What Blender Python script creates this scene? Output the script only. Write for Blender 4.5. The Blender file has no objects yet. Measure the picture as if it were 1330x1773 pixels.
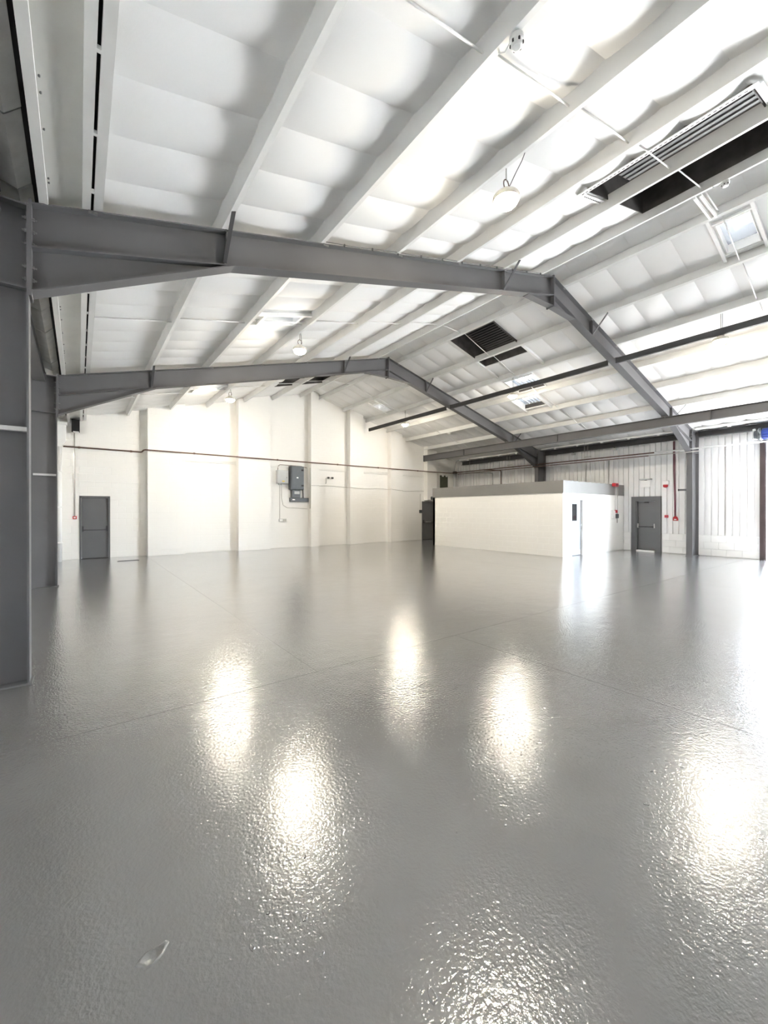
import bpy, math, random
from mathutils import Vector
random.seed(4)
S = bpy.context.scene
COL = S.collection
sin, cos, pi = math.sin, math.cos, math.pi

# ------------------------------------------------------------------ camera
cam = bpy.data.cameras.new('camera')
cam.sensor_fit = 'HORIZONTAL'; cam.sensor_width = 36.0
cam.lens = 706.4 / 1330 * 36
cam.clip_start = 0.05; cam.clip_end = 300
co = bpy.data.objects.new('camera', cam); COL.objects.link(co)
co.location = (0, 0, 1.65)
co.rotation_euler = (pi / 2 - 0.003, 0.0, -0.6418)
S.camera = co

# ------------------------------------------------------------------ sky, sun, exposure
W = bpy.data.worlds.new('sky'); S.world = W
W.use_nodes = True
nt = W.node_tree; nt.nodes.clear()
wo = nt.nodes.new('ShaderNodeOutputWorld'); wb = nt.nodes.new('ShaderNodeBackground')
wb.inputs[0].default_value = (0.76, 0.87, 1.0, 1); wb.inputs[1].default_value = 12.0
nt.links.new(wb.outputs[0], wo.inputs[0])
sun = bpy.data.lights.new('sun', 'SUN'); sun.energy = 54.0; sun.angle = math.radians(1.0)
sun.color = (1, 0.985, 0.96)
so = bpy.data.objects.new('sun', sun); COL.objects.link(so)
so.rotation_euler = Vector((-0.55, -0.30, -0.78)).to_track_quat('-Z', 'Y').to_euler()
LAMP = 132.0
S.view_settings.view_transform = 'Standard'
S.view_settings.look = 'None'
S.view_settings.gamma = 1.0
S.view_settings.use_curve_mapping = False
S.view_settings.exposure = 2.3
try:
    S.cycles.use_denoising = True
    S.cycles.max_bounces = 14; S.cycles.diffuse_bounces = 9; S.cycles.glossy_bounces = 5
    S.cycles.sample_clamp_indirect = 12.0
    S.cycles.caustics_reflective = False; S.cycles.caustics_refractive = False
except Exception:
    pass

# ------------------------------------------------------------------ materials
def mat(name, rgb, rough=0.5, metal=0.0, bump=None, mottle=None, spec=0.5):
    m = bpy.data.materials.new(name); m.use_nodes = True
    n = m.node_tree.nodes; l = m.node_tree.links; b = n['Principled BSDF']
    b.inputs['Base Color'].default_value = (*rgb, 1)
    b.inputs['Roughness'].default_value = rough
    b.inputs['Metallic'].default_value = metal
    b.inputs['Specular IOR Level'].default_value = spec
    tc = n.new('ShaderNodeTexCoord')
    if mottle:
        sc, amt = mottle
        t = n.new('ShaderNodeTexNoise'); t.inputs['Scale'].default_value = sc; t.inputs['Detail'].default_value = 4
        l.new(tc.outputs['Object'], t.inputs['Vector'])
        r = n.new('ShaderNodeValToRGB')
        r.color_ramp.elements[0].position = 0.3; r.color_ramp.elements[1].position = 0.7
        r.color_ramp.elements[0].color = (*[c * (1 - amt) for c in rgb], 1)
        r.color_ramp.elements[1].color = (*[min(1, c * (1 + amt)) for c in rgb], 1)
        l.new(t.outputs['Fac'], r.inputs['Fac']); l.new(r.outputs['Color'], b.inputs['Base Color'])
    if bump:
        sc, st, ds = bump
        t = n.new('ShaderNodeTexNoise'); t.inputs['Scale'].default_value = sc; t.inputs['Detail'].default_value = 3
        l.new(tc.outputs['Object'], t.inputs['Vector'])
        p = n.new('ShaderNodeBump'); p.inputs['Strength'].default_value = st; p.inputs['Distance'].default_value = ds
        l.new(t.outputs['Fac'], p.inputs['Height']); l.new(p.outputs['Normal'], b.inputs['Normal'])
    return m

def block_mat(name, rgb, plane):
    """painted blockwork: brick joints as a faint relief; plane 'xz' or 'yz'"""
    m = bpy.data.materials.new(name); m.use_nodes = True
    n = m.node_tree.nodes; l = m.node_tree.links; b = n['Principled BSDF']
    b.inputs['Base Color'].default_value = (*rgb, 1); b.inputs['Roughness'].default_value = 0.55
    g = n.new('ShaderNodeNewGeometry'); s = n.new('ShaderNodeSeparateXYZ'); c = n.new('ShaderNodeCombineXYZ')
    l.new(g.outputs['Position'], s.inputs[0])
    l.new(s.outputs['X' if plane == 'xz' else 'Y'], c.inputs['X']); l.new(s.outputs['Z'], c.inputs['Y'])
    k = n.new('ShaderNodeTexBrick'); k.inputs['Scale'].default_value = 1.0
    k.inputs['Brick Width'].default_value = 0.45; k.inputs['Row Height'].default_value = 0.225
    k.inputs['Mortar Size'].default_value = 0.006; k.inputs['Mortar Smooth'].default_value = 0.6
    k.inputs['Color1'].default_value = (1, 1, 1, 1); k.inputs['Color2'].default_value = (0.93, 0.93, 0.93, 1)
    k.inputs['Mortar'].default_value = (0.3, 0.3, 0.3, 1)
    l.new(c.outputs[0], k.inputs['Vector'])
    t = n.new('ShaderNodeTexNoise'); t.inputs['Scale'].default_value = 30; t.inputs['Detail'].default_value = 4
    l.new(g.outputs['Position'], t.inputs['Vector'])
    a = n.new('ShaderNodeMath'); a.operation = 'MULTIPLY_ADD'; a.inputs[1].default_value = 0.25
    l.new(t.outputs['Fac'], a.inputs[0]); l.new(k.outputs['Color'], a.inputs[2])
    p = n.new('ShaderNodeBump'); p.inputs['Strength'].default_value = 0.6; p.inputs['Distance'].default_value = 0.008
    l.new(a.outputs[0], p.inputs['Height']); l.new(p.outputs['Normal'], b.inputs['Normal'])
    return m

def floor_mat():
    m = bpy.data.materials.new('floor_paint'); m.use_nodes = True
    n = m.node_tree.nodes; l = m.node_tree.links; b = n['Principled BSDF']
    g = n.new('ShaderNodeNewGeometry')
    def noise(sc, det, rough=0.55):
        t = n.new('ShaderNodeTexNoise'); t.inputs['Scale'].default_value = sc
        t.inputs['Detail'].default_value = det; t.inputs['Roughness'].default_value = rough
        l.new(g.outputs['Position'], t.inputs['Vector']); return t.outputs['Fac']
    big = noise(0.55, 5)
    r = n.new('ShaderNodeValToRGB')
    r.color_ramp.elements[0].position = 0.3; r.color_ramp.elements[1].position = 0.72
    r.color_ramp.elements[0].color = (*FLOOR_A, 1); r.color_ramp.elements[1].color = (*FLOOR_B, 1)
    l.new(big, r.inputs['Fac']); l.new(r.outputs['Color'], b.inputs['Base Color'])
    rr = n.new('ShaderNodeMapRange'); rr.inputs['To Min'].default_value = 0.13; rr.inputs['To Max'].default_value = 0.27
    l.new(noise(1.3, 4), rr.inputs['Value']); l.new(rr.outputs[0], b.inputs['Roughness'])
    b.inputs['Specular IOR Level'].default_value = 0.5
    b.inputs['Coat Weight'].default_value = 1.0; b.inputs['Coat IOR'].default_value = 1.85; b.inputs['Coat Roughness'].default_value = 0.07
    # orange-peel of the rolled paint + trowel waves + sparse pits
    p1 = n.new('ShaderNodeBump'); p1.inputs['Strength'].default_value = 0.45; p1.inputs['Distance'].default_value = 0.005
    l.new(noise(52, 2), p1.inputs['Height'])
    p2 = n.new('ShaderNodeBump'); p2.inputs['Strength'].default_value = 0.35; p2.inputs['Distance'].default_value = 0.008
    l.new(noise(3.2, 3), p2.inputs['Height']); l.new(p1.outputs['Normal'], p2.inputs['Normal'])
    v = n.new('ShaderNodeTexVoronoi'); v.inputs['Scale'].default_value = 2.1
    l.new(g.outputs['Position'], v.inputs['Vector'])
    mr = n.new('ShaderNodeMapRange'); mr.inputs['From Min'].default_value = 0.015; mr.inputs['From Max'].default_value = 0.035
    l.new(v.outputs['Distance'], mr.inputs['Value'])
    p3 = n.new('ShaderNodeBump'); p3.inputs['Strength'].default_value = 0.5; p3.inputs['Distance'].default_value = 0.006
    l.new(mr.outputs[0], p3.inputs['Height']); l.new(p2.outputs['Normal'], p3.inputs['Normal'])
    l.new(p3.outputs['Normal'], b.inputs['Normal']); l.new(p3.outputs['Normal'], b.inputs['Coat Normal'])
    return m

def emit_mat(name, rgb, st):
    m = bpy.data.materials.new(name); m.use_nodes = True
    n = m.node_tree.nodes; n.clear()
    o = n.new('ShaderNodeOutputMaterial'); e = n.new('ShaderNodeEmission')
    e.inputs[0].default_value = (*rgb, 1); e.inputs[1].default_value = st
    m.node_tree.links.new(e.outputs[0], o.inputs[0]); return m

def translucent_mat(name, rgb):
    m = bpy.data.materials.new(name); m.use_nodes = True
    n = m.node_tree.nodes; n.clear(); l = m.node_tree.links
    o = n.new('ShaderNodeOutputMaterial'); t = n.new('ShaderNodeBsdfTranslucent'); d = n.new('ShaderNodeBsdfDiffuse')
    x = n.new('ShaderNodeMixShader'); x.inputs[0].default_value = 0.7
    t.inputs[0].default_value = (*rgb, 1); d.inputs[0].default_value = (*rgb, 1)
    l.new(t.outputs[0], x.inputs[1]); l.new(d.outputs[0], x.inputs[2]); l.new(x.outputs[0], o.inputs[0]); return m

FLOOR_A, FLOOR_B = (0.132, 0.131, 0.130), (0.178, 0.177, 0.175)
M = dict(
    floor=floor_mat(),
    joint=mat('joint_dirt', (0.05, 0.05, 0.05), 0.9, mottle=(20, .3)),
    wallx=block_mat('white_blockwork_far', (0.87, 0.86, 0.83), 'xz'),
    wally=block_mat('white_blockwork_side', (0.87, 0.86, 0.83), 'yz'),
    white=mat('white_paint', (0.86, 0.86, 0.85), 0.5, bump=(40, .1, .002)),
    liner=mat('white_liner', (0.82, 0.82, 0.815), 0.75, bump=(60, .15, .003)),
    purlin=mat('purlin_paint', (0.72, 0.72, 0.71), 0.5, mottle=(3, .03)),
    sheet=mat('eaves_sheet', (0.62, 0.62, 0.59), 0.7, mottle=(2, .05)),
    steel=mat('grey_steel_paint', (0.125, 0.124, 0.128), 0.55, mottle=(1.5, .06), bump=(50, .1, .001), spec=.3),
    steel_dark=mat('dark_steel_paint', (0.05, 0.05, 0.053), 0.75, mottle=(2, .1)),
    bolt=mat('bolt_steel', (0.2, 0.2, 0.2), 0.4, 0.5, mottle=(30, .2)),
    galv=mat('galvanised', (0.50, 0.50, 0.49), 0.5, 0.1, mottle=(5, .12)),
    door=mat('door_grey_paint', (0.125, 0.127, 0.132), 0.45, mottle=(2, .04)),
    doorlight=mat('pale_grey_door_paint', (0.36, 0.38, 0.41), 0.45, mottle=(2, .03)),
    fascia=mat('fascia_grey', (0.20, 0.195, 0.19), 0.5, mottle=(1.2, .04)),
    clad=mat('white_cladding', (0.80, 0.80, 0.80), 0.45, mottle=(2, .03)),
    copper=mat('brown_pipe', (0.125, 0.07, 0.05), 0.5, mottle=(4, .2)),
    black=mat('black_void', (0.012, 0.012, 0.013), 0.8, mottle=(4, .3)),  # black for small parts; also stands in for shade in gaps and shafts
    slat=mat('vent_slat', (0.14, 0.137, 0.135), 0.6, 0.1, mottle=(6, .15)),
    curb=mat('vent_curb', (0.07, 0.064, 0.06), 0.7, mottle=(5, .3)),  # dark brown that also carries the shade inside the ventilator shafts
    red=mat('red_plastic', (0.55, 0.02, 0.03), 0.35, mottle=(20, .05)),
    maroon=mat('maroon_conduit', (0.17, 0.025, 0.05), 0.45, mottle=(10, .1)),
    blue=mat('blue_motor_paint', (0.03, 0.06, 0.30), 0.4, mottle=(8, .1)),
    lgrey=mat('light_grey_enclosure', (0.48, 0.49, 0.49), 0.45, mottle=(8, .04)),
    dgrey=mat('dark_grey_enclosure', (0.075, 0.085, 0.092), 0.4, mottle=(6, .08)),
    cable=mat('grey_cable', (0.45, 0.43, 0.40), 0.5, mottle=(10, .05)),
    olive=mat('olive_board', (0.05, 0.055, 0.035), 0.6, mottle=(4, .15)),
    glass=mat('vision_panel_glass', (0.02, 0.022, 0.025), 0.1, mottle=(2, .2)),
    chrome=mat('chrome', (0.75, 0.75, 0.75), 0.2, 1.0, mottle=(10, .05)),
    yellow=mat('warning_yellow', (0.75, 0.55, 0.08), 0.5, mottle=(20, .05)),
    lampbody=mat('lamp_housing', (0.78, 0.74, 0.66), 0.4, 0.5, mottle=(12, .1)),  # pale tint puts the lens glare into the housing colour
    glow=emit_mat('lamp_lens', (1.0, 0.89, 0.71), LAMP),
    trans=translucent_mat('translucent_sheet', (0.085, 0.085, 0.087)), dimtrans=translucent_mat('dim_translucent_sheet', (0.085, 0.085, 0.086)),
    ground=mat('concrete_apron', (0.46, 0.455, 0.445), 0.9, mottle=(.6, .08)),
    orange=mat('orange_net', (0.9, 0.16, 0.05), 0.6, mottle=(8, .1)),
    rust=mat('jamb_brown_paint', (0.045, 0.03, 0.03), 0.5, mottle=(3, .2)),
)

# ------------------------------------------------------------------ mesh helpers
LOC = {}
class MB:
    def __init__(s): s.v = []; s.f = []
    def add(s, vs, fs):
        o = len(s.v); s.v += [tuple(v) for v in vs]; s.f += [tuple(i + o for i in f) for f in fs]; return s
    def box(s, x0, x1, y0, y1, z0, z1, c=0.0):
        if c:
            vs = []
            for z, k in ((z0, c), (z0 + c, 0), (z1 - c, 0), (z1, c)):
                vs += [(x0 + k, y0 + k, z), (x1 - k, y0 + k, z), (x1 - k, y1 - k, z), (x0 + k, y1 - k, z)]
            fs = [(3, 2, 1, 0), (12, 13, 14, 15)]
            for r in range(3):
                for i in range(4): fs.append((r*4+i, r*4+(i+1) % 4, r*4+4+(i+1) % 4, r*4+4+i))
            return s.add(vs, fs)
        vs = [(x0,y0,z0),(x1,y0,z0),(x1,y1,z0),(x0,y1,z0),(x0,y0,z1),(x1,y0,z1),(x1,y1,z1),(x0,y1,z1)]
        return s.add(vs, [(3,2,1,0),(4,5,6,7),(0,1,5,4),(1,2,6,5),(2,3,7,6),(3,0,4,7)])
    def prism(s, poly, a0, a1, axis='y'):
        """polygon in the plane across `axis`, extruded from a0 to a1"""
        n = len(poly)
        def p(q, a):
            if axis == 'y': return (q[0], a, q[1])
            if axis == 'x': return (a, q[0], q[1])
            return (q[0], q[1], a)
        vs = [p(q, a0) for q in poly] + [p(q, a1) for q in poly]
        fs = [tuple(range(n)), tuple(range(2*n-1, n-1, -1))] + [(i, n+i, n+(i+1) % n, (i+1) % n) for i in range(n)]
        return s.add(vs, fs)
    def tube(s, pts, r, n=8, cap=True):
        pts = [Vector(p) for p in pts]; rings = []; up = None
        for i, p in enumerate(pts):
            d = (pts[min(i+1, len(pts)-1)] - pts[max(i-1, 0)]).normalized()
            if up is None:
                up = Vector((0, 0, 1)) if abs(d.z) < 0.9 else Vector((1, 0, 0))
            a = d.cross(up).normalized(); b = a.cross(d).normalized(); up = b
            rr = r[i] if isinstance(r, (list, tuple)) else r
            rings.append([p + a*rr*cos(2*pi*k/n) + b*rr*sin(2*pi*k/n) for k in range(n)])
        o = len(s.v)
        for ring in rings: s.v += [tuple(q) for q in ring]
        for i in range(len(rings)-1):
            for k in range(n):
                s.f.append((o+i*n+k, o+i*n+(k+1) % n, o+(i+1)*n+(k+1) % n, o+(i+1)*n+k))
        if cap:
            s.f.append(tuple(o+k for k in range(n-1, -1, -1))); s.f.append(tuple(o+(len(rings)-1)*n+k for k in range(n)))
        return s
    def lathe(s, c, prof, n=20, axis='z'):
        """prof: list of (radius, height) turned about a vertical (or y / x) axis through c"""
        o = len(s.v)
        for r, h in prof:
            for k in range(n):
                a, b = r*cos(2*pi*k/n), r*sin(2*pi*k/n)
                s.v.append((c[0]+a, c[1]+b, c[2]+h) if axis == 'z' else ((c[0]+a, c[1]+h, c[2]+b) if axis == 'y' else (c[0]+h, c[1]+a, c[2]+b)))
        for i in range(len(prof)-1):
            for k in range(n): s.f.append((o+i*n+k, o+i*n+(k+1) % n, o+(i+1)*n+(k+1) % n, o+(i+1)*n+k))
        s.f.append(tuple(o+k for k in range(n-1, -1, -1))); s.f.append(tuple(o+(len(prof)-1)*n+k for k in range(n)))
        return s
    def sheet(s, fn, us, vs_):
        o = len(s.v); nu, nv = len(us), len(vs_)
        for v in vs_:
            for u in us: s.v.append(fn(u, v))
        for j in range(nv-1):
            for i in range(nu-1): s.f.append((o+j*nu+i, o+j*nu+i+1, o+(j+1)*nu+i+1, o+(j+1)*nu+i))
        return s
    def build(s, name, m, parent=None, smooth=False, loc=None, fix=True):
        off = Vector(LOC.get(parent, (0, 0, 0))) if parent else Vector((0, 0, 0))
        l = Vector(loc) if loc else Vector((0, 0, 0))
        if loc is None and parent is None:      # origin at the base centre of the thing
            xs, ys, zs = zip(*s.v); l = Vector(((min(xs)+max(xs))/2, (min(ys)+max(ys))/2, min(zs)))
        if loc is None and parent is not None: l = off
        me = bpy.data.meshes.new(name)
        me.from_pydata([tuple(Vector(v) - l) for v in s.v], [], s.f)
        if fix:
            import bmesh
            b = bmesh.new(); b.from_mesh(me); bmesh.ops.recalc_face_normals(b, faces=b.faces); b.to_mesh(me); b.free()
        if smooth:
            me.polygons.foreach_set('use_smooth', [True]*len(me.polygons))
        me.materials.append(M[m]); me.update()
        o = bpy.data.objects.new(name, me); COL.objects.link(o)
        if parent: o.parent = parent
        o.location = l - off
        LOC[o] = tuple(l)
        return o

def B(*a, **k): return MB().box(*a, **k)
def thing(name, label, cat, loc, group=None):
    o = bpy.data.objects.new(name, None); COL.objects.link(o); o.location = loc; o.empty_display_size = 0.1
    LOC[o] = tuple(loc); o['label'] = label; o['category'] = cat
    if group: o['group'] = group
    return o
def tag(o, label, cat, group=None):
    o['label'] = label; o['category'] = cat
    if group: o['group'] = group
    return o
def struct(o): o['kind'] = 'structure'; return o
def inst(src, name, loc, parent):
    """another object with the same mesh, at a world position"""
    o = src.copy(); o.name = name; COL.objects.link(o); o.parent = parent
    off = Vector(LOC.get(parent, (0, 0, 0))) if parent else Vector((0, 0, 0))
    o.location = Vector(loc) - off; LOC[o] = tuple(loc); return o

# ------------------------------------------------------------------ the hall's measures
XL, XA, XR = -0.38, 8.67, 17.72
ZT, ZA = 4.585, 6.987
SL = (ZA - ZT) / (XA - XL)
YF, YB = -19.5, 17.31                      # near and far walls
XWL, XWR = -1.05, 18.5
F1, F2 = 5.22, 11.40
def zr(x): return ZT + SL*(x - XL) if x < XA else ZA - SL*(x - XA)      # top of rafter
def zl(x): return zr(x) + 0.21                                           # liner
PL = [1.45, 2.79, 4.15, 5.54, 6.88, 8.21]
PR = [9.13, 10.46, 11.80, 13.13, 14.47, 15.83, 17.12]

# ------------------------------------------------------------------ floor
fl = struct(B(XWL, XWR+.3, YF, YB+.2, -0.30, -0.012).build('floor', 'joint'))
g = 0.003
for x0, x1, y0, y1 in ((XWL, 3.98, YF, 3.76), (3.98, 11.2, YF, 3.76), (11.2, XWR+.3, YF, 3.76),
                       (XWL, 1.95, 3.76, YB+.2), (1.95, 10.4, 3.76, YB+.2), (10.4, XWR+.3, 3.76, YB+.2)):
    gl, gr = (.0012 if v == 1.95 else g for v in (x0, x1))
    B(x0+gl, x1-gr, y0+g, y1-g, -0.012, 0.0).build('floor_slab', 'floor', fl)
# raised paint scab and chips in the paint near the camera
def scab(cx, cy, rx, ry, h, rot, n=14):
    m = MB(); ring = []
    for k in range(n):
        a = 2*pi*k/n; r = 1 + 0.16*sin(3*a+1) + 0.1*sin(5*a)
        ring.append((rx*r*cos(a), ry*r*sin(a)))
    def rt(p, s): return (cx + s*(p[0]*cos(rot)-p[1]*sin(rot)), cy + s*(p[0]*sin(rot)+p[1]*cos(rot)))
    vs = []
    for s_, z in ((1.0, 0.0), (0.9, h), (0.72, h), (0.6, h*.35)):
        for p in ring: x, y = rt(p, s_); vs.append((x, y, z))
    fs = [(i*n+k, i*n+(k+1) % n, (i+1)*n+(k+1) % n, (i+1)*n+k) for i in range(3) for k in range(n)]
    fs.append(tuple(3*n+k for k in range(n)))
    m.add(vs, fs); o = m.build('paint_scab', 'floor', fl, smooth=True); return o
scab(0.215, 1.72, 0.055, 0.032, 0.004, 0.3)
for x, y, r in ((0.73, 1.51, .016), (0.72, 1.35, .014), (0.96, 1.01, .03), (1.79, 1.33, .014), (0.62, 1.62, .011), (0.86, 1.78, .012),
                (2.9, 1.05, .012), (3.1, .95, .012), (2.55, .95, .015), (1.55, 1.45, .008), (.52, 1.53, .018)):
    scab(x, y, r, r*.5, 0.003, random.random()*3, 9)

# ------------------------------------------------------------------ ceiling: two slopes of puffed white liner between purlins
# openings: (x0, x1, y0, y1)
OPEN = [
    (6.14, 8.10, 1.22, 3.10),                      # ridge ventilator, near
    (9.27, 10.98, 7.36, 8.98),                     # ventilator, bay two, right slope
    (6.05, 8.13, 14.05, 15.15),                    # ventilator, far bay
    (12.12, 13.02, 7.98, 9.08), (13.33, 14.20, 8.68, 9.62),   # translucent sheets
    (3.05, 3.85, 8.12, 8.56), (3.05, 3.85, 14.35, 14.75), (9.45, 10.25, 1.90, 2.40), (10.95, 11.60, 14.98, 15.45)]
PITCH = 0.61
YC = 4.915
AMP = 0.055
def bulge(x, y, xa, xb):
    t = (x - xa)/(xb - xa); e = max(0.0, 1 - abs(2*t-1)**4)
    k = abs(sin(pi*(y - YC)/PITCH))
    return -AMP*(k**0.75)*e - 0.012*e
def cuts(x0, x1, y0, y1, holes):
    """the rectangle minus the holes, as rectangles"""
    out = [(x0, x1, y0, y1)]
    for a, b, c, d in holes:
        new = []
        for p, q, r, s_ in out:
            if a >= q or b <= p or c >= s_ or d <= r: new.append((p, q, r, s_)); continue
            if r < c: new.append((p, q, r, c))
            if d < s_: new.append((p, q, d, s_))
            r2, s2 = max(r, c), min(s_, d)
            if p < a: new.append((p, a, r2, s2))
            if b < q: new.append((b, q, r2, s2))
        out = new
    return [o for o in out if o[1]-o[0] > 1e-4 and o[3]-o[2] > 1e-4]
def lin(a, b, n): return [a + (b-a)*i/n for i in range(n+1)]
def liner(xa, xb, parent):
    k0, k1 = -6, 21        # pillows from y = 1.25 to the far wall
    full = None
    for k in range(k0, k1):
        y0 = YC + k*PITCH; y1 = min(y0 + PITCH, YB)
        if y1 - y0 < .02: continue
        pcs = cuts(xa, xb, y0, y1, OPEN)
        whole = len(pcs) == 1 and abs(y1-y0-PITCH) < 1e-6 and abs(pcs[0][3]-pcs[0][2]-PITCH) < 1e-6 and abs(pcs[0][1]-pcs[0][0]-(xb-xa)) < 1e-6
        if whole and full: inst(full, 'liner_panel', (LOC[full][0], y0, LOC[full][2]), parent); continue
        for a, b, c, d in pcs:
            nu = max(2, int(round((b-a)/(xb-xa)*8))); nv = max(2, int(round((d-c)/PITCH*8)))
            mb = MB().sheet(lambda x, y: (x, y, zl(x) + bulge(x, y, xa, xb)), lin(a, b, nu), lin(c, d, nv))
            o = mb.build('liner_panel', 'liner', parent, smooth=True, loc=(a, c, zl(a)), fix=False)
            if whole: full = o
    # the part of the strip behind the camera: one plain run of the same liner
    yy = YC + k0*PITCH
    ys = lin(YF, yy, int((yy-YF)/0.35)); xs = lin(xa, xb, 6)
    mb = MB().sheet(lambda x, y: (x, y, zl(x) + bulge(x, y, xa, xb)), xs, ys)
    mb.build('liner_run', 'liner', parent, smooth=True, fix=False)
def slope_dirs(side):
    l = math.hypot(1, SL); s_ = SL if side == 'L' else -SL
    return (1/l, s_/l), (-s_/l, 1/l)
def purlin(x, side, parent, h=0.20, w=0.065, flip=False):
    (tx, tz), (nx, nz) = slope_dirs(side); t = 0.006
    zb = zr(x) + 0.004
    def q(a, b): return (x + a*tx + b*nx, zb + a*tz + b*nz)
    # C section, web on the left, bottom and top flanges to the right with small lips
    poly = [(-w, 0), (0, 0), (0, .02), (-t, .02), (-t, t), (-w+t, t), (-w+t, h-t), (-t, h-t), (-t, h-.02), (0, h-.02), (0, h), (-w, h)]
    return MB().prism([q(a, b) for a, b in poly], YF, YB-.002).build('purlin', 'purlin', parent)

ROOF = 0.62
LIGHTS = OPEN[3:]
def roof_skin(x0, x1):
    m = MB()
    for a, b, c, d in cuts(x0, x1, YF, YB+.2, LIGHTS):
        m.prism([(a, zl(a)+ROOF), (b, zl(b)+ROOF), (b, zl(b)+ROOF+.04), (a, zl(a)+ROOF+.04)], c, d)
    return struct(m.build('ceiling', 'sheet'))
ceilL = roof_skin(-1.2, XA)
ceilR = roof_skin(XA, XWR+.3)
for xa, xb in zip([0.20] + PL, PL + [XA]): liner(xa, xb, ceilL)
for xa, xb in zip([XA] + PR, PR + [XWR+.02]): liner(xa, xb, ceilR)
for x in PL: purlin(x, 'L', ceilL)
for x in PR: purlin(x, 'R', ceilR)
# eaves pair of channels with a dark slot between them, and the edge angle and flat sheet beside the gutter
def eaves_strip(name, x0, x1, z0, z1, m='purlin'):
    return B(x0, x1, YF, YB-.002, z0, z1).build(name, m, ceilL)
z0 = zr(0.1)
eaves_strip('eaves_channel', 0.03, 0.10, z0, z0+.18)
ch = eaves_strip('eaves_channel', 0.125, 0.20, z0+.03, z0+.24)
B(0.193, 0.201, YF, YB-.002, z0+.032, z0+.05).build('channel_lip', 'galv', ceilL)
B(0.10, 0.125, YF, YB-.002, z0+.13, z0+.15).build('slot_shade', 'black', ceilL)  # black strip painted in for the shade up between the channels
clip = None
for k in range(22):
    y = 1.05 + k*0.76
    if clip is None: clip = B(.10, .125, y, y+.03, z0+.02, z0+.05).build('slot_clip', 'purlin', ceilL, loc=(.1, y, z0))
    else: inst(clip, 'slot_clip', (.1, y, z0), ceilL)
eaves_strip('edge_angle', -0.305, -0.235, zr(-.27)+.0, zr(-.27)+.05)
B(-.305, -.297, YF, YB-.002, zr(-.27)+.05, zr(-.27)+.35).build('edge_angle', 'purlin', ceilL)
MB().prism([(-.30, zr(-.3)+.10), (.12, zr(.12)+.13), (.12, zr(.12)+.15), (-.30, zr(-.3)+.12)], YF, YB-.002).build('eaves_sheet', 'sheet', ceilL)
riv = None
for k in range(26):
    y = 1.4 + k*0.37 + 0.17*sin(k*2.3); x = -.222; z = zr(x)+.095
    if riv is None: riv = MB().lathe((x, y, z), [(.004, -.004), (.008, 0), (.008, .02)], 8).build('rivet', 'bolt', ceilL, loc=(x, y, z))
    else: inst(riv, 'rivet', (x, y, z), ceilL)
# sag rods at the middle of each bay
for y in (2.25, 8.37, 14.6):
    for xs, cl, sd in ((([0.2] + PL), ceilL, 'L'), (PR, ceilR, 'R')):
        for a, b in zip(xs[:-1], xs[1:]):
            MB().tube([(a, y, zr(a)+.15), (b-.065, y, zr(b)+.06)], 0.011, 6).build('sag_rod', 'white', cl, smooth=True)
    a, b = PL[-1], PR[0]
    MB().tube([(a, y, zr(a)+.1), (b-.065, y, zr(b)+.08)], 0.011, 6).build('sag_rod', 'white', ceilR, smooth=True)
# trimmers framing the openings
def trimmer(x0, x1, y, cl, w=.05, drop=.0, h=.07):
    zz = lambda x: zl(x) - drop
    MB().prism([(x0, zz(x0)-h), (x1, zz(x1)-h), (x1, zz(x1)), (x0, zz(x0))], y-w/2, y+w/2).build('trimmer', 'white', cl)
def batten(x, y0, y1, cl, w=.05, drop=.0, h=.06):
    MB().prism([(x-w/2, zl(x-w/2)-drop-h), (x+w/2, zl(x+w/2)-drop-h), (x+w/2, zl(x+w/2)-drop), (x-w/2, zl(x-w/2)-drop)], y0, y1).build('batten', 'white', cl)
for y in (7.30, 9.05): trimmer(10.47, 11.73, y, ceilR, .07, .04)
batten(11.05, 7.33, 9.02, ceilR, .06, .01)
for y in (8.63, 9.67): trimmer(13.15, 14.40, y, ceilR, .06, .04)
for y in (1.84, 2.46): trimmer(9.15, 10.39, y, ceilR, .05, .05)
batten(10.29, 1.86, 2.44, ceilR, .06, .02)
batten(9.41, 1.86, 2.44, ceilR, .04, .02)
for y in (2.28, 2.36): MB().prism([(8.22, zr(8.22)-.03), (9.07, zr(9.07)-.03), (9.07, zr(9.07)+.02), (8.22, zr(8.22)+.02)], y-.015, y+.015).build('ridge_strut', 'white', ceilR)
for yy in (8.12, 14.35):
    for y in (yy-.06, yy+.46): trimmer(2.86, 4.08, y, ceilL, .06, .04)
    for x in (3.04, 3.86): batten(x, yy-.05, yy+.45, ceilL, .06, .05)
for x in (10.92, 11.63): batten(x, 14.9, 15.5, ceilR, .05, .03)
for y in (14.95, 15.48): trimmer(10.5, 11.74, y, ceilR, .05, .04)

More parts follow.
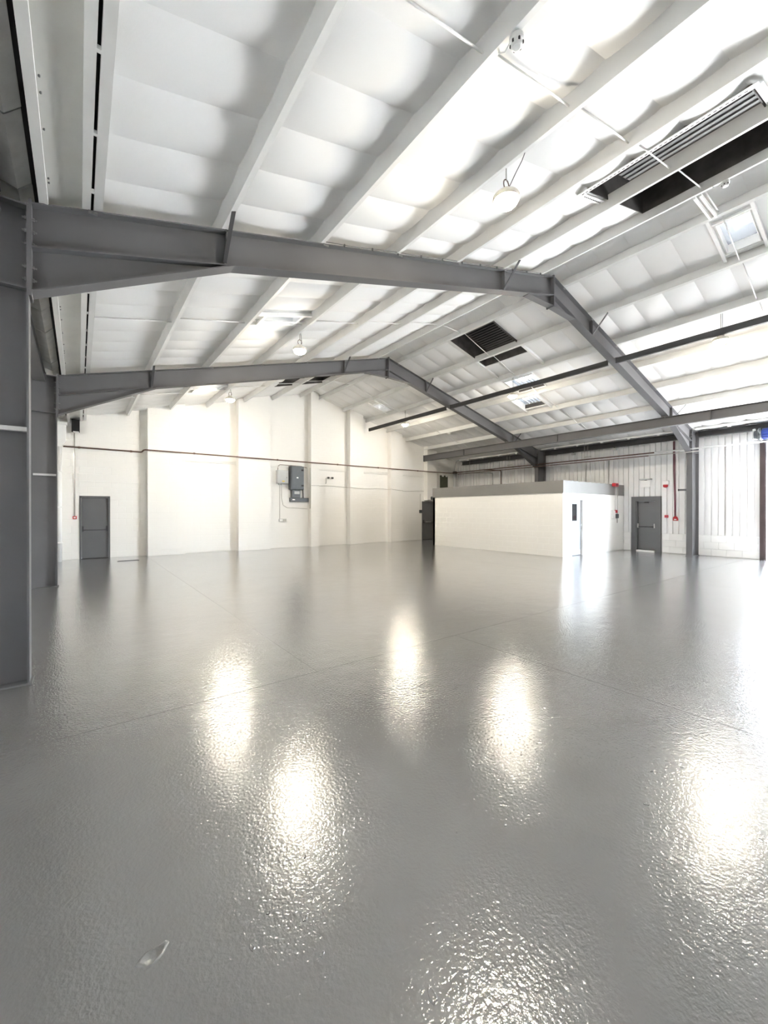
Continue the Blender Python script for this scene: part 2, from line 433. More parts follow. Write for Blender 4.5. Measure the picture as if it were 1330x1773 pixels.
# ------------------------------------------------------------------ far wall (gable), side walls
def gable(m, x0, x1, y0, y1, z0, top=None):
    xs = [x0] + ([XA] if x0 < XA < x1 else []) + [x1]
    poly = [(x0, z0), (x1, z0)] + [(x, top if top else zl(x)+ROOF-.002) for x in reversed(xs)]
    m.prism(poly, y0, y1)
m = MB()
DL0, DL1, DLH = 0.035, 0.845, 2.13          # left door opening
DF0, DF1, DFH = 15.66, 16.62, 2.15          # far right door opening
gable(m, XWL-.15, DL0, YB, YB+.25, 0); gable(m, DL0, DL1, YB, YB+.25, DLH)
gable(m, DL1, DF0, YB, YB+.25, 0); gable(m, DF0, DF1, YB, YB+.25, DFH); gable(m, DF1, XWR+.3, YB, YB+.25, 0)
m.box(DL0-.2, DL1+.2, YB+.25, YB+.27, 0, DLH+.2); m.box(DF0-.2, DF1+.2, YB+.25, YB+.27, 0, DFH+.2)   # unseen backing added to block light leaking round the closed doors
wfar = struct(m.build('wall_far', 'wallx'))
for x0, x1 in ((2.0, 3.25), (5.25, 6.60), (8.53, 8.93), (10.64, 11.42), (13.18, 13.95), (15.78, 16.5)):
    m = MB(); gable(m, x0, x1, YB-.31, YB, 0 if x0 < 15.7 else DFH+.1, None if x0 < 8 or x0 > 9 else zl(8.53)-.02)
    m.build('pilaster', 'wallx', wfar)
# shallow lintel lines across the recesses, and the lintel band left of the first pilaster
for x0, x1 in ((3.27, 5.23), (6.62, 8.51), (8.95, 10.62), (11.44, 13.16), (13.97, 15.76)):
    MB().box(x0, x1, YB-.055, YB, 3.575, 3.61).build('lintel_edge', 'wallx', wfar)
B(0.0, 1.99, YB-.04, YB, 2.63, 2.90).build('lintel_band', 'wallx', wfar)
B(XWL, XWL+.55, YB-.4, YB, 0, 4.6).build('corner_pier', 'wallx', wfar)
# wall_left (behind the columns), back wall
wl = struct(B(XWL-.15, XWL, YF, YB, 0, 5.6).build('wall_left', 'wally'))
m = MB(); gable(m, XWL-.15, XWR+.3, YF-.25, YF, 0); struct(m.build('wall_back', 'wallx'))
# wall_right: dado of blocks, cladding above, roller door opening toward the camera
RD0, RD1, RDH = -2.20, 3.33, 4.05
DR0, DR1, DRH = 6.41, 7.43, 2.20
m = MB()
m.box(18.56, 18.72, RD1+.02, DR0, 0, .75); m.box(18.56, 18.72, DR1, YB, 0, .75)
m.box(18.60, 18.72, RD1+.02, DR0, .75, 5.6); m.box(18.60, 18.72, DR1, YB, .75, 5.6); m.box(18.60, 18.72, DR0, DR1, DRH, 5.6)
m.box(18.50, 18.72, YF, RD0, 0, 5.6); m.box(18.70, 18.72, DR0-.1, DR1+.1, 0, DRH+.1); m.box(18.60, 18.72, RD0, RD1+.02, RDH+.1, 5.6)  # includes an unseen backing added behind the side door against light leaks
wr = struct(m.build('wall_right', 'white'))
blk = None
bw, bh = 0.44, 0.25
for y0, y1 in ((3.46, DR0-.06), (DR1+.06, 7.77)):
    for r in range(3):
        y = y0 - (bw/2 if r % 2 else 0)
        while y < y1 - .02:
            a, b = max(y, y0), min(y+bw, y1)
            if b - a > .03:
                if abs(b-a-bw) < 1e-4:
                    if blk is None: blk = B(18.5, 18.56, a+.003, b-.003, r*bh+.002, (r+1)*bh-.003, .004).build('concrete_block', 'white', wr, loc=(18.5, a, r*bh))
                    else: inst(blk, 'concrete_block', (18.5, a, r*bh), wr)
                else: B(18.5, 18.56, a+.003, b-.003, r*bh+.002, (r+1)*bh-.003, .004).build('concrete_block', 'white', wr)
            y += bw
def clad_poly(y0, y1, p=0.2, x=18.5):
    pts = []; k0 = math.floor(y0/p)-1; y = k0*p
    prof = [(0, 0), (.155, 0), (.165, .045), (.19, .045), (.2, 0)]
    while y < y1 + p:
        for a, d in prof[:-1]: pts.append((x+d, y+a))
        y += p
    return [q for q in pts if y0 <= q[1] <= y1]
def clad(y0, y1, z0, z1):
    pts = clad_poly(y0+.001, y1-.001); pts = [(pts[0][0], y0+.002)] + pts + [(pts[-1][0], y1-.002)]
    n = len(pts)
    MB().add([(a, b, z0) for a, b in pts] + [(a, b, z1) for a, b in pts], [(i, i+1, n+i+1, n+i) for i in range(n-1)]).build('cladding_sheet', 'clad', wr, fix=False)
edges = [3.43, 4.4, 5.4, DR0, DR1, 8.4, 9.4, 10.4, 11.4, 12.4, 13.4, 14.4, 15.4, 16.4, 17.3]
for a, b in zip(edges[:-1], edges[1:]):
    clad(a, b, DRH+.02 if a == DR0 else .755, 4.75)

# ------------------------------------------------------------------ fire doors
def fire_door(name, x0, x1, H, y, depth, label, hinge='l', loc=None):
    """door in a wall facing -y"""
    d = thing(name, label, 'door', ((x0+x1)/2, y, 0)); d['kind'] = 'structure'
    m = MB(); f = .055
    m.box(x0-.03, x0+f-.03, y-.02, y+depth, 0, H+.03); m.box(x1-f+.03, x1+.03, y-.02, y+depth, 0, H+.03); m.box(x0-.03, x1+.03, y-.02, y+depth, H-f+.03, H+.03)
    m.build('door_frame', 'door', d)
    lf = B(x0+f-.03+.004, x1-f+.03-.004, y+depth-.06, y+depth-.015, .012, H-f+.026, .002).build('door_leaf', 'door', d)
    yy = y+depth-.06; w0, w1 = x0+.045, x1-.045; z = .99
    m = MB().tube([(w0+.02, yy-.075, z), (w1-.02, yy-.075, z)], .014, 8); m.build('push_bar', 'steel_dark', lf, smooth=True)
    for xx in (w0, w1-.04):
        B(xx, xx+.04, yy-.095, yy, z-.05, z+.13, .006).build('bar_bracket', 'steel_dark', lf)
    B(x0, x1, y, y+depth, 0, .01).build('door_foot_strip', 'black', d)
    return d, lf
fire_door('door_1', DL0, DL1, DLH, YB, .10, 'dark grey fire door with push bar in white far wall beside left columns')
d2, lf2 = fire_door('door_2', DF0, DF1, DFH, YB, .08, 'dark grey fire door half hidden behind the white storeroom')
MB().tube([(DF0+.20, YB-.04, 1.0), (DF1-.1, YB-.04, 1.0)], .025, 8).build('bar_cover', 'chrome', lf2, smooth=True)
# door in the right wall (faces -x)
d3 = thing('door_3', 'light grey fire door with wide grey surround in the corrugated right wall', 'door', (18.5, (DR0+DR1)/2, 0)); d3['kind'] = 'structure'
m = MB(); w = .17
m.box(18.46, 18.62, DR0-.03, DR0+w-.03, 0, DRH+.03); m.box(18.46, 18.62, DR1-w+.03, DR1+.03, 0, DRH+.03); m.box(18.46, 18.62, DR0+w-.03, DR1-w+.03, DRH-w+.03, DRH+.03)
m.build('door_surround', 'door', d3)
m = MB(); w = .18; t = .04
m.box(18.49, 18.64, DR0+w-.04, DR0+w+t-.04, 0, DRH-.13); m.box(18.49, 18.64, DR1-w-t+.04, DR1-w+.04, 0, DRH-.13); m.box(18.49, 18.64, DR0+w, DR1-w, DRH-.17, DRH-.13)
m.build('door_frame', 'door', d3)
lf3 = B(18.58, 18.62, DR0+w+.005, DR1-w-.005, .05, DRH-.175, .002).build('door_leaf', 'door', d3)
MB().tube([(18.50, DR0+w+.03, 1.0), (18.50, DR1-w-.03, 1.0)], .014, 8).build('push_bar', 'steel_dark', lf3, smooth=True)
for y in (DR0+w+.01, DR1-w-.05): B(18.48, 18.58, y, y+.04, .95, 1.13, .006).build('bar_bracket', 'galv', lf3)
B(18.53, 18.58, 6.85, 7.0, DRH-.235, DRH-.19, .006).build('door_closer', 'steel_dark', lf3)
B(18.40, 18.62, DR0+w, DR1-w, .0, .045).build('door_foot_strip', 'white', d3)  # white strip across the foot of the door

# ------------------------------------------------------------------ portal frames
def frame(y, label):
    t = thing('portal_frame', label, 'steel frame', (XA, y, 0))
    hw = .095
    BOLT = [None]
    for sd in ('L', 'R'):
        X = (lambda x: x) if sd == 'L' else (lambda x: 2*XA - x)
        def bx(mb, x0, x1, y0, y1, z0, z1):
            a, b = sorted((X(x0), X(x1))); return mb.box(a, b, y0, y1, z0, z1)
        def pr(mb, poly, y0, y1): return mb.prism([(X(a), b) for a, b in poly], y0, y1)
        xo = XL - .60 if sd == 'L' else XL - .66
        c = MB()
        bx(c, XL-.016, XL, y-hw, y+hw, .015, 4.56); bx(c, xo, xo+.016, y-hw, y+hw, .015, 4.56); bx(c, xo+.016, XL-.016, y-.006, y+.006, .015, 4.56)
        col = c.build('column', 'steel', t)
        bx(MB(), xo-.02, XL+.02, y-hw-.02, y+hw+.02, 0, .015).build('base_plate', 'steel', col)
        bx(MB(), xo+.016, XL-.016, y-hw+.005, y+hw-.005, 3.76, 3.775).build('stiffener', 'steel', col)
        bx(MB(), xo+.016, XL-.016, y-hw+.005, y+hw-.005, 4.545, 4.56).build('stiffener', 'steel', col)
        if sd == 'L':
            bx(MB(), xo+.2, XL-.02, y-.075, y-.006, 2.405, 2.445).build('rail_stub', 'galv', col)
        D = .43
        x0, x1 = XL+.022, XA-.016
        r = MB(); tf = .014
        pr(r, [(x0, zr(XL)+SL*(x0-XL)-tf), (x1, ZT+SL*(x1-XL)-tf), (x1, ZT+SL*(x1-XL)), (x0, ZT+SL*(x0-XL))], y-hw, y+hw)
        pr(r, [(x0, ZT+SL*(x0-XL)-D), (x1, ZT+SL*(x1-XL)-D), (x1, ZT+SL*(x1-XL)-D+tf), (x0, ZT+SL*(x0-XL)-D+tf)], y-hw, y+hw)
        pr(r, [(x0, ZT+SL*(x0-XL)-D+tf), (x1, ZT+SL*(x1-XL)-D+tf), (x1, ZT+SL*(x1-XL)-tf), (x0, ZT+SL*(x0-XL)-tf)], y-.006, y+.006)
        raf = r.build('rafter', 'steel', t)
        bx(MB(), XL, XL+.022, y-hw, y+hw, 3.70, zr(XL)+.03).build('end_plate', 'steel', raf)
        # haunch
        hx, hz0 = 1.54, 3.74
        zb = lambda x: ZT + SL*(x-XL) - D
        hf = lambda x: hz0 + (zb(hx)-hz0)*(x-x0)/(hx-x0)
        h = MB()
        pr(h, [(x0, hf(x0)), (hx, hf(hx)), (hx, hf(hx)+.016), (x0, hf(x0)+.016)], y-hw, y+hw)
        pr(h, [(x0, hf(x0)+.016), (hx-.02, hf(hx-.02)+.012), (x0, zb(x0))], y-.006, y+.006)
        h.build('haunch', 'steel', t)
        # bolts both sides of the connection
        for z in (3.86, 3.98, 4.20, 4.32, 4.44):
            for yy in (y-.06, y+.06):
                for xx, s_ in ((XL+.022, 1), (XL-.016, -1)):
                    p = (X(xx), yy, z); h_ = .018*(s_ if sd == 'L' else -s_)
                    BOLT[0] = MB().lathe(p, [(.017, 0), (.017, h_), (.009, h_), (.009, h_*2)], 6, 'x')
                    BOLT[0].build('bolt', 'bolt', raf)
        # ridge haunch
        kx = XA-.95
        kf = lambda x: zb(kx) + (6.335 - zb(kx))*(x-kx)/(x1-kx)
        k = MB()
        pr(k, [(kx, kf(kx)-.012), (x1, kf(x1)-.012), (x1, kf(x1)), (kx, kf(kx))], y-hw*.8, y+hw*.8)
        pr(k, [(kx, kf(kx)), (x1, kf(x1)), (x1, zb(x1))], y-.006, y+.006)
        k.build('ridge_haunch', 'steel', t)
        bx(MB(), XA-.016, XA-.001, y-hw-.005, y+hw+.005, 6.30, ZA+.03).build('ridge_plate', 'steel', raf)
        # fly braces from purlin to bottom flange, on the camera's side
        for px in ((1.45, 6.88) if sd == 'L' else (2*XA-10.46, 2*XA-15.83)):
            a = Vector((X(px)-.03, y-.09, zb(px)+.02)); b = Vector((X(px)-.03, y-.50, ZT+SL*(px-XL)+.05))
            dr = (b-a); nn = dr.cross(Vector((1, 0, 0))).normalized()*.005; ww = Vector((.022, 0, 0))
            vs = [p + i*ww + j*nn for p in (a, b) for i, j in ((-1, -1), (1, -1), (1, 1), (-1, 1))]
            MB().add(vs, [(0,1,2,3), (7,6,5,4), (0,4,5,1), (1,5,6,2), (2,6,7,3), (3,7,4,0)]).build('fly_brace', 'steel_dark', t)
            sx = X(px)-.03
            pr(MB(), [(px-.006, zb(px)+tf), (px+.006, zb(px)+tf), (px+.006, ZT+SL*(px-XL)-tf), (px-.006, ZT+SL*(px-XL)-tf)], y-hw+.01, y-.006).build('web_stiffener', 'steel', raf)
        # purlin cleats on the top flange
        for px in ([0.1, 1.45, 2.79, 4.15, 5.54, 6.88, 8.21] if sd == 'L' else [2*XA-q for q in PR[:-1]]):
            z = ZT+SL*(px-XL)
            bx(MB(), px-.02, px+.06, y-hw, y-hw+.02, z-.03, z+.0).build('cleat', 'bolt', raf)
    return t
frame(F1, 'nearest grey steel portal frame spanning the hall, its left column at the picture edge')
frame(F2, 'farther grey steel portal frame, seen under the nearest one')
# ------------------------------------------------------------------ valley gutter on the left, tie beams, hopper and downpipe
gt = thing('valley_gutter', 'long dull metal folded gutter hung along the left eaves, in lapped sections', 'gutter', (-0.65, 8, 4.66))
def gut_poly(o=0.0):
    return [(-.68, 4.94), (-.64-o, 4.71-o), (-.455+o, 4.655-o), (-.355+o, 4.76-o), (-.357, 4.775), (-.455, 4.668), (-.632, 4.722), (-.672, 4.94)]
ys = [0.4, 1.36, 2.3, 3.25, 4.2, 5.12, 6.05, 7.05, 8.02, 8.95, 9.92, 10.75, 11.28, 12.3, 13.3, 14.3, 15.3, 16.3, 17.0]
for i, (a, b) in enumerate(zip(ys[:-1], ys[1:])):
    MB().prism(gut_poly(.004 if i % 2 else 0), a+.012, b-.012).build('gutter_section', 'galv', gt)
    B(-.66, -.60, b-.10, b-.06, 4.62, 4.71).build('gutter_clip', 'steel_dark', gt)
MB().prism([(-.66, 4.90), (-.63, 4.735), (-.455, 4.68), (-.365, 4.775), (-.309, 4.80), (-.309, 4.90)], 0.4, 17.0).build('gutter_gap_shade', 'black', gt)  # black fill standing in for shade in the joints and the side gap
for i, (a, b, lab) in enumerate(((0.3, F1-.11, 'dark grey tie beam under the gutter before the nearest left column'), (F1+.11, F2-.11, 'dark grey tie beam under the gutter between the two left columns'))):
    m = MB(); x0, x1 = -.78, -.57
    m.box(x0, x1, a, b, 4.575, 4.59); m.box(x0, x1, a, b, 4.40, 4.415); m.box(-.681, -.669, a, b, 4.415, 4.575)
    o = tag(m.build('tie_beam', 'steel', loc=(-.675, (a+b)/2, 4.4)), lab, 'steel beam', 'tie beams under the gutter')
    if i == 1: m2 = B(-.79, -.56, b, b+.013, 4.37, 4.60).build('end_plate', 'steel', o)
dp = thing('downpipe', 'white rainwater hopper and downpipe in the far left corner', 'pipe', (-.47, 16.84, 0))
MB().prism([(-.56, 3.72), (-.47, 3.72), (-.34, 3.92), (-.34, 4.42), (-.56, 4.42)], 16.70, 16.90).build('hopper', 'white', dp)
B(-.58, -.31, 16.68, 16.92, 4.42, 4.52, .01).build('hopper_rim', 'white', dp)
MB().tube([(-.50, 16.82, 0.0), (-.50, 16.82, 3.74)], .055, 12).build('pipe', 'white', dp, smooth=True)
for z in (.6, 1.75, 2.9): B(-.565, -.435, 16.75, 16.91, z, z+.035).build('pipe_clip', 'white', dp)
# black block standing in for the shaded opening at the end of the left roof strip, with the stub of conduit under it
bo = tag(B(-.20, .02, 17.19, 17.305, 4.30, 4.72).build('opening_shade', 'black'), 'black block painted as the dark opening under the eaves at the left end of the far wall', 'recess')
tag(MB().box(-.16, .0, 17.05, 17.19, 4.27, 4.30, .006).build('bracket', 'white'), 'small white bracket below the black block in the far left corner', 'bracket')
cp1 = thing('call_point', 'small red call point left of the left fire door, on a long vertical conduit', 'call point', (-.12, 17.27, 1.4))
B(-.175, -.065, 17.24, 17.31, 1.37, 1.47, .008).build('housing', 'red', cp1); B(-.15, -.09, 17.232, 17.24, 1.395, 1.445).build('face', 'white', cp1)
MB().tube([(-.115, 17.285, 1.47), (-.115, 17.285, 4.28)], .014, 6).build('conduit', 'cable', cp1, smooth=True)
# drain cover near the left fire door
dc = thing('drain_cover', 'narrow metal drain cover set in the floor right of the left fire door', 'drain cover', (1.30, 15.85, 0))
m = MB(); m.box(1.0, 1.6, 15.76, 15.78, 0, .008); m.box(1.0, 1.6, 15.94, 15.96, 0, .008); m.box(1.0, 1.02, 15.78, 15.94, 0, .008); m.box(1.58, 1.6, 15.78, 15.94, 0, .008)
m.build('rim', 'bolt', dc)
for k in range(9): B(1.04+k*.06, 1.07+k*.06, 15.78, 15.94, .0, .006).build('bar', 'steel', dc)

# ------------------------------------------------------------------ long steel beams under the right slope
def i_beam(x0, x1, y0, y1, z0, z1, tf=.014):
    m = MB(); xm = (x0+x1)/2
    m.box(x0, x1, y0, y1, z0, z0+tf); m.box(x0, x1, y0, y1, z1-tf, z1); m.box(xm-.006, xm+.006, y0, y1, z0+tf, z1-tf); return m
rb = thing('runway_beam', 'long dark grey steel beam hung under the right rafters, low over the storeroom', 'steel beam', (15.5, 8, 4.4))
i_beam(15.42, 15.58, -.96, 16.98, 4.42, 4.735).build('beam', 'steel', rb)
for y in (F1, F2): B(15.40, 15.60, y-.10, y+.10, 4.735, 4.765).build('hanger_plate', 'steel', rb); 
for y in (F1, F2):
    for dx in (-.075, .075): MB().tube([(15.5+dx, y, 4.70), (15.5+dx, y, 4.80)], .014, 6).build('hanger_bolt', 'bolt', rb)
B(15.435, 15.565, 16.965, 16.985, 4.40, 4.75).build('end_plate', 'steel_dark', rb)
for y in (4.0, 9.0, 14.0): B(15.43, 15.49, y, y+.012, 4.435, 4.72).build('web_plate', 'steel', rb)
pb = thing('bracing_beam', 'slim dark grey steel channel running between the right rafters above the runway beam', 'steel beam', (11.75, 8, 5.66))
for a, b in ((-.9, F1-.10), (F1+.10, F2-.10), (F2+.10, 16.93)):
    m = MB(); m.box(11.68, 11.82, a, b, 5.785, 5.80); m.box(11.68, 11.695, a, b, 5.655, 5.785); m.box(11.695, 11.75, a, b, 5.655, 5.667)
    m.build('channel', 'steel_dark', pb)
for y in (F1, F2): B(11.69, 11.82, y-.15, y-.0, 5.80, 5.815).build('cleat', 'steel', pb); 
for y in (F1, F2): B(11.69, 11.82, y+.0, y+.15, 5.80, 5.815).build('cleat', 'steel', pb)
eb = thing('eaves_beam', 'dark steel eaves beam along the top of the right cladding', 'steel beam', (18.3, 8, 4.36))
for a, b in ((-6.9, F1-.10), (F1+.10, F2-.10), (F2+.10, 16.7)):
    i_beam(18.22, 18.40, a, b, 4.36, 4.56).build('beam', 'steel_dark', eb)
ct = thing('cable_tray', 'white cable tray with hanging clips above the right eaves beam', 'cable tray', (18.0, 8, 4.62))
for a, b in ((0.6, F1-.12), (F1+.12, F2-.12), (F2+.12, 16.6)):
    B(17.93, 18.05, a, b, 4.60, 4.62).build('tray', 'white', ct); B(17.93, 17.94, a, b, 4.62, 4.66).build('tray_lip', 'white', ct)
k = 0
y = 0.9
while y < 16.5:
    if min(abs(y-F1), abs(y-F2)) > .25: B(17.95, 18.0, y, y+.09, 4.545, 4.60, .006).build('clip', 'white', ct)
    y += 1.07
MB().tube([(18.0, 16.6, 4.63), (18.0, 16.85, 4.6), (18.0, 16.95, 4.45), (17.90, 16.93, 4.2), (17.86, 16.95, 4.0)], .03, 8).build('bend', 'lgrey', ct, smooth=True)

# ------------------------------------------------------------------ lamps
def lamp(x, y, z, side, label, loose=False):
    t = thing('high_bay_lamp', label, 'lamp', (x, y, z), 'round high bay lamps')
    top = zr(x) + .01
    MB().lathe((x, y, z), [(.150, .000), (.158, .012), (.158, .045), (.150, .058), (.075, .075), (.070, .125), (.045, .14), (.012, .142)], 28).build('housing', 'lampbody', t, smooth=False)
    MB().lathe((x, y, z), [(.02, -.085), (.06, -.078), (.10, -.058), (.13, -.030), (.145, .0)], 28).build('lens', 'glow', t, smooth=True)
    MB().tube([(x + .05*cos(a), y, z+.14+.055+.06*sin(a)) for a in lin(-.9, pi+.9, 14)], .007, 6).build('hook', 'copper', t, smooth=True)
    MB().tube([(x, y, z+.245), (x, y, top)], .008, 6).build('hanger', 'cable', t, smooth=True)
    if loose:
        P = [(x+.03, y, z+.15), (x+.05, y-.04, z+.23), (x+.02, y-.12, z+.27), (x, y-.22, z+.34), (x-.02, y-.28, z+.40), (x-.03, y-.33, top)]
        MB().tube(P, .005, 6).build('cable', 'steel', t, smooth=True)
    else:
        MB().tube([(x+.03, y, z+.14), (x+.035, y-.02, z+.24), (x+.01, y-.03, top)], .005, 6).build('cable', 'steel', t, smooth=True)
    return t
for n, y in enumerate((3.08, 8.85, 14.35)):
    lamp(4.15, y, 5.40 if n < 2 else 5.45, 'L', ('lit round lamp nearest the camera, hung under the left slope with a loose cable', 'lit round lamp under the left slope between the two portal frames', 'lit round lamp under the left slope close to the far wall')[n], n == 0)
for n, y in enumerate((2.88, 8.5, 14.2)):
    lamp(11.80, y, 5.54, 'R', ('lit round lamp at the right picture edge, below the slim bracing beam', 'lit round lamp under the right slope beside the translucent roof sheets', 'lit round lamp under the right slope close to the far wall')[n])

# ------------------------------------------------------------------ ridge ventilators and translucent roof sheets
def curb(parent, x0, x1, y0, y1, m, h=ROOF, t=.012):
    zz = lambda x, o: zl(x)+o
    lo = -.07
    for y in (y0, y1-t):
        MB().prism([(x0, zz(x0, lo)), (x1, zz(x1, lo)), (x1, zz(x1, h)), (x0, zz(x0, h))], y, y+t).build('curb_side', m, parent)
    for x in (x0, x1-t):
        MB().prism([(x, zz(x, lo)), (x+t, zz(x+t, lo)), (x+t, zz(x+t, h)), (x, zz(x, h))], y0+t, y1-t).build('curb_side', m, parent)
def ventilator(i, label, depth, xs0, xs1, step, inset=.18):
    x0, x1, y0, y1 = OPEN[i]
    t = thing('roof_ventilator', label, 'ventilator', ((x0+x1)/2, (y0+y1)/2, zl((x0+x1)/2)))
    curb(t, x0, x1, y0, y1, 'curb')
    MB().prism([(x0, zl(x0)+ROOF-.03), (x1, zl(x1)+ROOF-.03), (x1, zl(x1)+ROOF-.01), (x0, zl(x0)+ROOF-.01)], y0, y1).build('cover', 'black', t)  # black lid paints the darkness at the top of the shaft
    x = xs0; src = None
    while x < xs1:
        z = zl(x)+depth; w = step*.82
        MB().prism([(x, z), (x+w*.9, z+.028), (x+w, z+.01), (x+w*1.0, z+.018), (x+w*.9, z+.036), (x, z+.008)], y0+.02, y1-inset).build('slat', 'slat', t)
        x += step
    return t
v1 = ventilator(0, 'large slatted roof ventilator high on the left slope nearest the camera', .20, 6.16, 7.45, .145)
v2 = ventilator(1, 'dark slatted roof ventilator just right of the ridge between the two frames', .26, 9.30, 10.75, .10, .25)
v3 = ventilator(2, 'dark roof ventilator on the left slope close to the far wall', .30, 6.1, 6.7, .105)
# slotted angle around the near ventilator
fr = MB()
fr.prism([(6.05, zl(6.05)-.085), (6.15, zl(6.15)-.085), (6.15, zl(6.15)-.077), (6.05, zl(6.05)-.077)], 1.15, 3.22)
fr.prism([(6.12, zl(6.12)-.085), (6.75, zl(6.75)-.085), (6.75, zl(6.75)-.077), (6.12, zl(6.12)-.077)], 3.13, 3.22)
fr.prism([(6.12, zl(6.12)-.085), (6.75, zl(6.75)-.085), (6.75, zl(6.75)-.077), (6.12, zl(6.12)-.077)], 1.12, 1.20)
fa = fr.build('slotted_angle', 'white', v1)
sl = MB()
for k in range(34):
    y = 1.25+k*.057
    sl.box(6.10, 6.112, y, y+.032, zl(6.106)-.088, zl(6.106)-.0845)
for k in range(10):
    x = 6.2+k*.052; sl.box(x, x+.03, 3.17, 3.18, zl(x)-.087, zl(x)-.081)
o = sl.build('slots', 'steel_dark', fa); o['kind'] = 'stuff'
def skylight(i, label, up, p=.14, amp=.02, flat=False, name='roof_light'):
    x0, x1, y0, y1 = OPEN[i]
    t = thing(name, label, 'roof light', ((x0+x1)/2, (y0+y1)/2, zl((x0+x1)/2)))
    curb(t, x0, x1, y0, y1, 'white')
    ysn = lin(y0-.0, y1+.0, 4 if flat else int((y1-y0)/p*10))
    mb = MB().sheet(lambda x, y: (x, y, zl(x)+up+(0 if flat else amp*(abs(cos(pi*(y-y0)/p))*2-1))), lin(x0, x1, 2), ysn)
    mb.build('corrugated_sheet' if not flat else 'roof_sheet', 'trans' if i in (3, 4) else 'dimtrans', t, smooth=False, fix=False)
    if not flat:
        n = int((y1-y0)/p)
        for k in range(1, n+1):
            y = y0 + (k-.5)*p
            if y < y1-.02:
                MB().prism([(x0, zl(x0)+up-amp-.012), (x1, zl(x1)+up-amp-.012), (x1, zl(x1)+up-amp-.004), (x0, zl(x0)+up-amp-.004)], y-.011, y+.011).build('corrugation_line', 'cable', t)  # grey strip drawing the shaded line of each corrugation
    return t
s1 = skylight(3, 'translucent corrugated roof light on the right slope, upper of two, behind the bracing beam', .16)
B(12.98, 13.012, 7.99, 9.07, zl(13)-.03, zl(13)+.12).build('gap_shade', 'curb', s1)  # dark bar painted in for the shaded gap under the sheet
s2 = skylight(4, 'translucent corrugated roof light on the right slope, lower of two, above the runway beam', .14)
B(14.16, 14.192, 8.69, 9.61, zl(14.2)-.03, zl(14.2)+.11).build('gap_shade', 'curb', s2)  # same painted gap shade for the lower sheet
skylight(5, 'small framed roof light on the left slope between the two frames', .20)
skylight(6, 'small framed roof light on the left slope beyond the far frame', .20)
skylight(7, 'small framed flat roof light on the right slope at the right picture edge', .10, flat=True)
skylight(8, 'small framed roof light on the right slope near the far wall gable', .20)
def detector(x, y, side, label):
    t = thing('detector', label, 'detector', (x, y, zr(x)-.05), 'white round fittings under the purlins')
    z = zr(x)-.0
    MB().lathe((x, y, z), [(.03, -.085), (.045, -.075), (.048, -.045), (.058, -.04), (.058, -.012), (.05, .0)], 18).build('head', 'white', t)
    for k in range(6):
        a = k*pi/3
        B(x+.047*cos(a)-.006, x+.047*cos(a)+.006, y+.047*sin(a)-.006, y+.047*sin(a)+.006, z-.072, z-.05).build('slot', 'steel_dark', t)
    MB().tube([(x-.01, y+.055, z-.012), (x-.015, y+.10, z-.045), (x-.02, y+.14, z-.02), (x-.02, y+.16, z+.005)], .008, 6).build('lead', 'white', t, smooth=True)
detector(2.80, 1.98, 'L', 'white round detector on the underside of the purlin left of the nearest lamp')
detector(8.20, 1.95, 'L', 'white round detector under the ridge purlin beside the large slatted ventilator')
detector(14.47, 14.0, 'R', 'tiny white round detector on the right slope near the far wall')
# thin cable tied along the top flange of the near left rafter
P = [(x, F1-.10, zr(x)+.014+.006*sin(x*5.1)) for x in lin(2.8, 8.5, 40)]
cb = tag(MB().tube(P, .006, 5).build('cable', 'steel', smooth=True), 'thin cable tied along the top of the nearest left rafter', 'cable')
for k in range(11): B(3.1+k*.5, 3.115+k*.5, F1-.108, F1-.088, zr(3.1+k*.5)-.012, zr(3.1+k*.5)+.028).build('cable_tie', 'steel_dark', cb)

# ------------------------------------------------------------------ storeroom
SX, SY0, SY1, SH, SF = 13.735, 7.78, 14.41, 2.29, 2.735
sr = thing('storeroom', 'white blockwork storeroom with a grey fascia band in the far right of the hall', 'room', ((SX+XWR)/2, (SY0+SY1)/2, 0))
m = MB(); m.box(SX, SX+.14, SY0+.14, SY1, 0, SH)
m.build('side_wall', 'wally', sr)
m = MB(); D0, D1, DH = 14.24, 15.14, 2.10
m.box(SX, D0, SY0, SY0+.14, 0, SH); m.box(D0, D1, SY0, SY0+.14, DH, SH); m.box(D1, XWR, SY0, SY0+.14, 0, SH)
m.build('front_wall', 'wallx', sr)
MB().box(SX, XWR, SY1-.14, SY1, 0, SH).build('back_wall', 'wallx', sr)
B(SX-.02, SX+.02, SY0-.02, SY1+.02, SH, SF).build('fascia', 'fascia', sr)
B(SX+.02, XWR, SY0-.02, SY0+.02, SH, SF).build('fascia', 'fascia', sr)
B(SX+.02, XWR, SY0+.02, SY1, SH+.25, SH+.30).build('roof', 'fascia', sr)
m = MB(); m.box(D0-.04, D0+.06, SY0-.02, SY0+.12, 0, DH+.05); m.box(D1-.06, D1+.04, SY0-.02, SY0+.12, 0, DH+.05); m.box(D0+.06, D1-.06, SY0-.02, SY0+.12, DH-.05, DH+.05)
m.build('door_frame', 'white', sr)
dl = MB(); a, b = D0+.065, D1-.065; y0, y1 = SY0+.06, SY0+.10
dl.box(a, b, y0, y1, .01, 1.28); dl.box(a, b, y0, y1, 1.90, DH-.055); dl.box(a, a+.12, y0, y1, 1.28, 1.90); dl.box(b-.28, b, y0, y1, 1.28, 1.90)
leaf = dl.build('door', 'doorlight', sr)
B(a+.12, b-.28, y0+.012, y0+.022, 1.28, 1.90).build('vision_panel', 'glass', leaf)
B(a+.02, b-.02, y0-.004, y0, .03, .21).build('kick_plate', 'galv', leaf)
